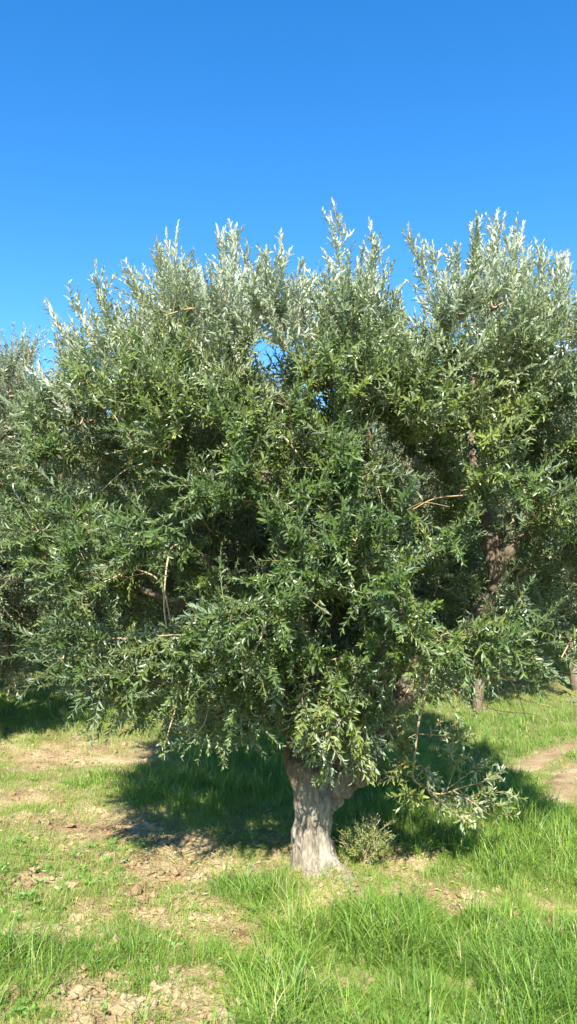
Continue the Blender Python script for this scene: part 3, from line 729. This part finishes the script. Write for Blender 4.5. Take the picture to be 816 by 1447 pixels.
M_weed = leaf_material('weed_leaf', [(0, (.06, .18, .02)), (1, (.20, .36, .05))], [(0, (.10, .22, .05)), (1, (.22, .34, .10))], .3, .4)
def weed(x, y, n, ln, label):
    o = empty('weed', (x, y, float(ground(x, y)))); tag(o, label, 'weed', 'broad leaved weeds in the grass')
    loc = np.array(o.location); lv = Leaves(); st = Tubes()
    for q_ in range(n):
        a = q_*2.4; el = rng.uniform(.2, 1.1); d = np.array([np.cos(a)*np.cos(el), np.sin(a)*np.cos(el), np.sin(el)])
        p = loc.copy(); e = p+d*ln*rng.uniform(.5, .9)
        st.add(np.array([p, (p+e)/2+[0, 0, .004], e]), [.002, .0018, .0012], 4, 0.)
        l = ln*rng.uniform(.6, 1.); lv.add(e[None], (d-[0, 0, .35])[None], np.array([[0, 0, 1.]])+d[None]*.2, np.array([l]), np.array([l*.5]), rng.uniform(-.8, .8, 1))
    add_part('stem', st.mesh('stem', [M_grass]), o) if False else add_part('stem', st.mesh('stem', [M_twig]), o)
    add_part('leaves', lv.mesh('leaves', [M_weed]), o)
# small round leaved ground cover and fallen olive leaves
x, y = sample(5200, 2.4, 9, 1.2); k = (rng.random(len(x)) < np.clip(.35+1.2*fbm(x*1.7, y*1.7, seed=95, octv=3)-.6*soilmask(x, y), 0, 1)) & (ruts(x, y) > .2) & (np.hypot(x-TX, y-TY) > .22); x, y = x[k], y[k]
lv = Leaves(); m = 6; n = len(x); a = rng.uniform(0, 6.28, (n, 1))+np.arange(m)*1.05+rng.normal(0, .2, (n, m)); el = rng.uniform(.1, .8, (n, m)); rr = rng.uniform(.004, .012, (n, m))
px_, py_ = (x[:, None]+np.cos(a)*rr).ravel(), (y[:, None]+np.sin(a)*rr).ravel(); sz_ = (rng.uniform(.014, .04, (n, 1))*rng.uniform(.7, 1.2, (n, m))).ravel()
dd_ = np.stack([np.cos(a)*np.cos(el), np.sin(a)*np.cos(el), np.sin(el)], -1).reshape(-1, 3)
lv.add(np.stack([px_, py_, ground(px_, py_)+.004+rng.uniform(0, .02, n*m)], -1), dd_, np.array([0, 0, 1.])+rng.normal(0, .25, (n*m, 3)), sz_, sz_*rng.uniform(.4, .6, n*m), rng.uniform(-.9, .9, n*m))
tag(link('ground_cover', lv.mesh('ground_cover', [M_weed])), 'small broad leaved ground cover plants mixed into the short grass', 'ground cover', kind='stuff')
lv = Leaves(); n = 2600; x = TX+rng.normal(.1, 1.2, n); y = TY+.2+rng.normal(0, 1.1, n); y = np.maximum(y, 2.5)
a = rng.uniform(0, 6.28, n); l_ = rng.uniform(.03, .05, n)
lv.add(np.stack([x, y, ground(x, y)+rng.uniform(.004, .02, n)], -1), np.stack([np.cos(a), np.sin(a), rng.normal(0, .2, n)], -1), np.array([0, 0, 1.])*np.sign(rng.normal(0, 1, (n, 1)))+rng.normal(0, .3, (n, 3)), l_, l_*.24, rng.uniform(.5, 1, n))
tag(link('fallen_leaves', lv.mesh('fallen_leaves', [M_leaf])), 'fallen dry olive leaves scattered on the ground around the trunk', 'fallen leaves', kind='stuff')
weed(*G(358, 1196), 16, .075, 'bright green broad leaved weed left of the trunk at the edge of the shade')
weed(*G(392, 1192), 12, .08, 'taller broad leaved weed close against the left side of the trunk')
weed(*G(250, 1345), 10, .05, 'small broad leaved weed on the bare earth patch in the foreground')
weed(*G(332, 1370), 8, .05, 'low weed at the right rim of the bare foreground patch')
weed(*G(600, 1205), 14, .07, 'broad leaved weed on the earth bank right of the dry shrub')

# ------------------------------------------------------------------ light, sky
SUN_EL, SUN_AZ = R(40), R(-3)      # the sun stands behind the camera, a little to the left
sd = np.array([math.sin(SUN_AZ)*math.cos(SUN_EL), -math.cos(SUN_AZ)*math.cos(SUN_EL), math.sin(SUN_EL)])
L = bpy.data.lights.new('sun', 'SUN'); L.energy = 5.0; L.angle = R(.53); L.color = (1, .95, .86)
lo = bpy.data.objects.new('sun', L); C.objects.link(lo); lo.rotation_euler = Vector(sd).to_track_quat('Z', 'Y').to_euler()
w = bpy.data.worlds.new('World'); scene.world = w; w.use_nodes = True; nt = w.node_tree; nt.nodes.clear()
sky = nt.nodes.new('ShaderNodeTexSky'); sky.sky_type = 'NISHITA'; sky.sun_disc = False
sky.sun_elevation = SUN_EL; sky.sun_rotation = math.atan2(sd[0], sd[1]); sky.air_density = 1.0; sky.dust_density = .2; sky.ozone_density = 2.2
bg = nt.nodes.new('ShaderNodeBackground'); bg.inputs[1].default_value = .120
hs = nt.nodes.new('ShaderNodeHueSaturation'); hs.inputs['Hue'].default_value = .503; hs.inputs['Saturation'].default_value = 1.38
wo = nt.nodes.new('ShaderNodeOutputWorld')
nt.links.new(sky.outputs[0], hs.inputs['Color']); nt.links.new(hs.outputs[0], bg.inputs[0]); nt.links.new(bg.outputs[0], wo.inputs[0])
vs = scene.view_settings; vs.view_transform = 'Standard'; vs.look = 'None'; vs.gamma = 1; vs.use_curve_mapping = False; vs.exposure = 1.36
